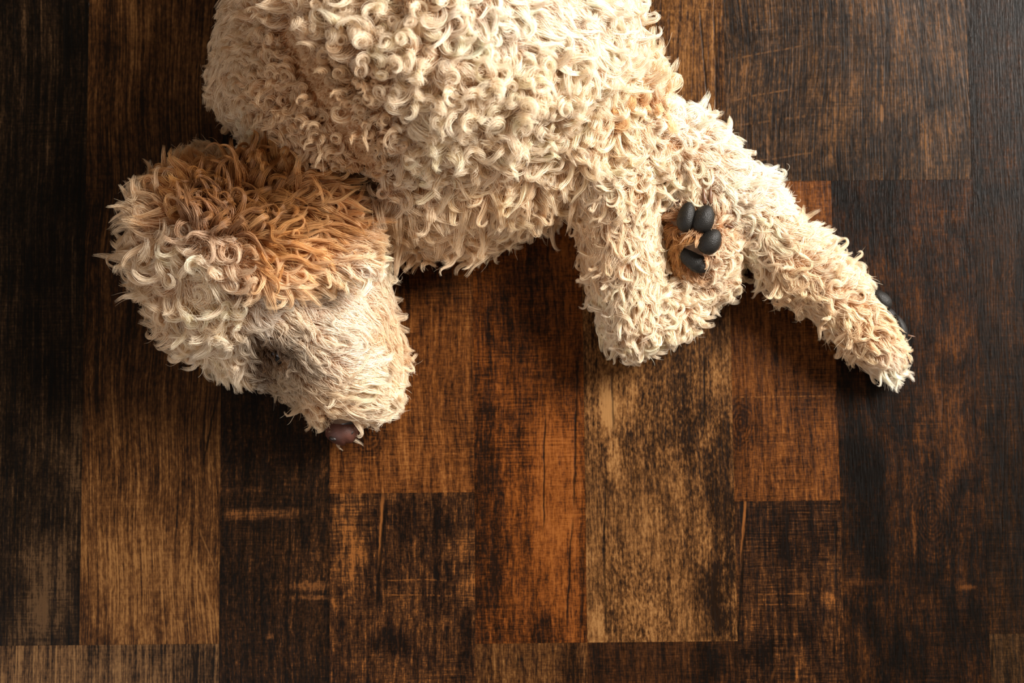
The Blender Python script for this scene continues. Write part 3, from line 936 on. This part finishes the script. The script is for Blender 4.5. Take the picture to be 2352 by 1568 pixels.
def blob(name, centre, axes, ang, mat, parent, fn=None, seg=20, ring=12, tilt=(0, 0), label=None):
    """shaped solid: unit sphere, reshaped by fn, scaled by axes and turned"""
    V, F = [], []
    for i in range(ring + 1):
        a = math.pi * i / ring
        for j in range(seg):
            b_ = 2 * math.pi * j / seg
            v = np.array([math.sin(a) * math.cos(b_), math.sin(a) * math.sin(b_), math.cos(a)])
            if fn: v = np.array(fn(v))
            V.append(v * np.array(axes))
    for i in range(ring):
        for j in range(seg):
            k = (j + 1) % seg
            F.append((i * seg + j, (i + 1) * seg + j, (i + 1) * seg + k, i * seg + k))
    R = np.array(Matrix.Rotation(ang, 3, 'Z') @ Matrix.Rotation(tilt[0], 3, 'X') @ Matrix.Rotation(tilt[1], 3, 'Y'))
    V = (R @ np.array(V).T).T + np.array(centre)
    me = bpy.data.meshes.new(name)
    me.from_pydata([tuple(v) for v in V], [], F)
    import bmesh
    bm = bmesh.new(); bm.from_mesh(me)
    bmesh.ops.remove_doubles(bm, verts=bm.verts, dist=1e-6)
    bmesh.ops.recalc_face_normals(bm, faces=bm.faces)
    bm.to_mesh(me); bm.free()
    me.polygons.foreach_set('use_smooth', [True] * len(me.polygons))
    me.materials.append(mat)
    o = bpy.data.objects.new(name, me); C.objects.link(o); o.parent = parent
    if label: o['label'] = label
    return o


def surf_z(px, py, zmax=.2):
    """height at which the sight line of a pixel meets the body"""
    zs = np.linspace(zmax, 0, 300)
    pts = P(np.full(300, px), np.full(300, py), zs)
    v, _ = samp(pts)
    k = np.argmax(v < 0)
    return float(zs[k]) if (v < 0).any() else 0.0


def egg(v):
    return (v[0] * (1 - .18 * v[1]), v[1], v[2] * (1 - .1 * v[0] ** 2))


pads = [(1577, 498, .0082, .0140, math.radians(-12), 'toe_pad'), (1616, 502, .0100, .0130, math.radians(-24), 'toe_pad'),
        (1631, 554, .0100, .0125, math.radians(-38), 'toe_pad')]
for (x, y, ax_, ay_, an, nm) in pads:
    z = surf_z(x, y, .1)
    c = P(x, y, z + .003)
    blob(nm, c, (ax_, ay_, .0085), an, pad_mat, dog, egg, label='black toe pad')
    EXCL.append((c, .0115))
z = surf_z(1592, 600, .1)


def heart(v):
    return (v[0], v[1] - .35 * (1 - abs(v[0])) * (v[1] < 0) * v[1] + .25 * abs(v[0]), v[2])


c = P(1590, 598, z + .001)
blob('metacarpal_pad', c, (.0165, .0115, .006), math.radians(-42), pad_mat, dog, heart, label='black central pad')
EXCL.append((c, .0115)); EXCL.append((P(1602, 615, z), .008)); EXCL.append((P(1578, 585, z), .008))
c = P(1526, 495, .030)
blob('toe_pad', c, (.007, .009, .007), 0, pad_mat, dog, egg, label='black toe pad')


def claw(px, py, dx, dy, L, z0, r=.0022, lift=.3):
    """curved tapering claw from pixel (px,py) toward (dx,dy)"""
    base = P(px, py, z0 if z0 > 0 else surf_z(px, py, .12) - z0)
    d = norm(np.array([dx, -dy, lift]))
    side = norm(np.cross(d, [0, 0, 1.0])); up = np.cross(side, d)
    V, F = [], []
    K, S = 8, 10
    for i in range(S + 1):
        q = i / S
        cc = base + d * L * q + up * (L * .28 * (q - q * q * 1.6))
        rr = r * (1 - q) ** .65 + 1e-5
        for j in range(K):
            a = 2 * math.pi * j / K
            V.append(cc + (side * math.cos(a) * .75 + up * math.sin(a)) * rr)
    for i in range(S):
        for j in range(K):
            k = (j + 1) % K
            F.append((i * K + j, i * K + k, (i + 1) * K + k, (i + 1) * K + j))
    F.append(tuple(range(K))[::-1])
    o = mesh_obj('claw', V, F, claw_mat, dog, True)
    EXCL.append((base + d * L * .55, .0032))
    return o


claw(1630, 468, .05, -1, .0165, -.0025, .0034)
claw(1618, 468, -.1, -1, .0145, -.0025, .0034)
claw(1665, 517, .7, .25, .009, -.0015, .003)
claw(1560, 475, -.3, -1, .009, -.0015, .0026)
# far paw: pads on its right side, dew claw and toe claws
for (x, y, r1, r2, an, zz) in ((2022, 690, .0085, .012, .75, .020), (2066, 752, .006, .013, .35, .018), (2040, 722, .006, .009, .7, .012)):
    blob('toe_pad', P(x, y, zz), (r1, r2, .009), an, pad_mat, dog, egg, label='black toe pad')
    EXCL.append((P(x, y, zz), .0085))
claw(1962, 684, .9, -.25, .0075, .040, .0016)
claw(2070, 818, .55, .5, .010, .020, .0024)
claw(2080, 770, .9, .15, .009, .014, .002)


# nose: bulbous leather with two nostrils
def nose_f(v):
    x, y, z = v
    k = 1 - .22 * (y < 0) * abs(y)
    cl = .12 * math.exp(-(x / .16) ** 2) * max(0, -y + .2)
    return (x * k, y + cl, z * (1 - .15 * y))


nc = P(788, 988, .031)
nose = blob('nose', nc, (.0165, .0140, .0130), math.radians(18), nose_mat, dog, nose_f, 28, 18, (math.radians(12), 0), 'brown leather nose')
for sx in (-1, 1):
    cc = nc + np.array([sx * .0085 * math.cos(.3), -.0055 + sx * .0085 * math.sin(.3), .0075])
    blob('nostril', cc, (.0042, .0022, .0032), math.radians(18 + sx * 35), dark_mat, nose, None, 14, 8)
lip = blob('lip', P(808, 962, .036), (.018, .0062, .008), math.radians(28), dark_mat, dog, None, 18, 10, label='dark lip edge')
EXCL += [(nc, .0125), (nc + np.array([0, -.002, .008]), .0115), (P(808, 985, .02), .008)]
ez = surf_z(640, 822)
print('eye surface', ez)
ec = P(640, 822, ez - .0035)
eye = blob('eye', ec, (.0085, .0065, .006), math.radians(-20), eye_mat, dog, None, 20, 12, label='dark eye half hidden by hair')
blob('eyelid', ec + np.array([0, .003, .001]), (.0105, .0050, .0062), math.radians(-20), dark_mat, dog)
EXCL.append((ec, .0030))


def bare_tint(o, V):
    """the skin is dark brown around pads, nose and eye"""
    a = o.data.attributes['skin_colour'].data
    V = np.asarray(V)
    for c_, r in EXCL:
        for i in np.where(np.linalg.norm(V - np.array(c_), axis=1) < r * 1.9)[0]:
            a[int(i)].color = (.10, .055, .03, 1)


bare_tint(dog, bv)


def keep(p):
    k = np.ones(len(p), bool)
    for c_, r in EXCL:
        k &= np.linalg.norm(p - np.array(c_), axis=1) > r * .72
    return k


COATS = {'body_coat': ('torso', 'shoulder', 'neck', 'rump', 'belly'), 'head_coat': ('head', 'snout'),
         'leg_coat': ('leg_front', 'paw'), 'leg_coat.far': ('leg_rear',)}
M_ = 15


def in_poly(x, y, poly):
    c = np.zeros(len(x), bool)
    for (x0, y0), (x1, y1) in zip(poly, np.roll(poly, -1, 0)):
        c ^= ((y0 > y) != (y1 > y)) & (x < (x1 - x0) * (y - y0) / (y1 - y0 + 1e-12) + x0)
    return c


_eo = np.array(ear_outline, float); _ec = _eo.mean(0)
EAR_POLY = _ec + (_eo - _ec) * 1.04
EAR_POLY[:, 1] += np.where(EAR_POLY[:, 1] > 600, 10, 0)


def lock_ok(p):
    X, Y = to_px(p)
    k = ~in_poly(X, Y, EAR_POLY)
    for a, b_, ra, rb in FOLDS[:3]:
        a, b_ = a[:2], b_[:2]
        h = np.clip(((p[:, :2] - a) @ (b_ - a)) / ((b_ - a) @ (b_ - a)), 0, 1)
        d = np.linalg.norm(p[:, :2] - a - h[:, None] * (b_ - a), axis=1)
        k &= ~((d < .0105) & (p[:, 2] > .05))
    pink = np.clip(1 - (((X - 1270) / 150) ** 2 + ((Y - 25) / 60) ** 2), 0, 1)
    k &= rng.random(len(p)) > pink * .6
    return k


def coat(V, F, gi_of, label_groups, parent, n_samples, cell, per, u_count, name_of):
    p, n = scatter(V, F, n_samples)
    ok = sdf_ok(p) & keep(p)
    if parent is dog: ok &= lock_ok(p)
    p, n = p[ok], n[ok]
    i = thin(p, cell)
    p, n = p[i], n[i]
    g = gi_of(p)
    # short dense undercoat
    pu, nu = scatter(V, F, u_count)
    ok = sdf_ok(pu) & keep(pu)
    pu, nu = pu[ok], nu[ok]
    gu = gi_of(pu)
    for nm, gs in label_groups.items():
        ids = [GROUPS.index(x) for x in gs]
        m = np.isin(g, ids); mu = np.isin(gu, ids)
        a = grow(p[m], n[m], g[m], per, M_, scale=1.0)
        b_ = grow(pu[mu], nu[mu], gu[mu], 4, 6, scale=.30)
        # one object: pad the undercoat to the same point count
        bp = b_[0]; s_old = np.linspace(0, 1, 6); s_new = np.linspace(0, 1, M_)
        curves_pair(nm.split('.')[0], a, b_, parent)


def curves_pair(name, a, b_, parent):
    hc = bpy.data.hair_curves.new(name)
    Na, Ma = a[0].shape[:2]; Nb, Mb = b_[0].shape[:2]
    hc.add_curves([Ma] * Na + [Mb] * Nb)
    hc.position_data.foreach_set('vector', np.concatenate([a[0].reshape(-1, 3), b_[0].reshape(-1, 3)]).astype(np.float32).ravel())
    at_ = hc.attributes.get('radius') or hc.attributes.new('radius', 'FLOAT', 'POINT')
    at_.data.foreach_set('value', np.concatenate([a[1].ravel(), b_[1].ravel()]).astype(np.float32))
    at_ = hc.attributes.new('hair_colour', 'FLOAT_COLOR', 'CURVE')
    c = np.concatenate([a[2], b_[2] * np.array([.9, .85, .8])])
    c4 = np.ones((len(c), 4), np.float32); c4[:, :3] = c
    at_.data.foreach_set('color', c4.ravel())
    hc.materials.append(hair_mat)
    o = bpy.data.objects.new(name, hc)
    C.objects.link(o); o.parent = parent
    o['kind'] = 'stuff'
    print(name, Na, Nb, Na * Ma + Nb * Mb)
    return o


def body_groups(p):
    return sdf(p, True)[1]


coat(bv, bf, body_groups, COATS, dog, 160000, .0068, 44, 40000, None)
for (V, F, gname, par, lock) in ((ear_v, ear_f, 'ear', ear, .0064), (fear_v, fear_f, 'far_ear', far_ear, .0060)):
    coat(np.array(V), F, lambda p, gname=gname: np.full(len(p), GROUPS.index(gname)), {'ear_hair': (gname,)}, par, 20000, lock, 46, 4000, None)
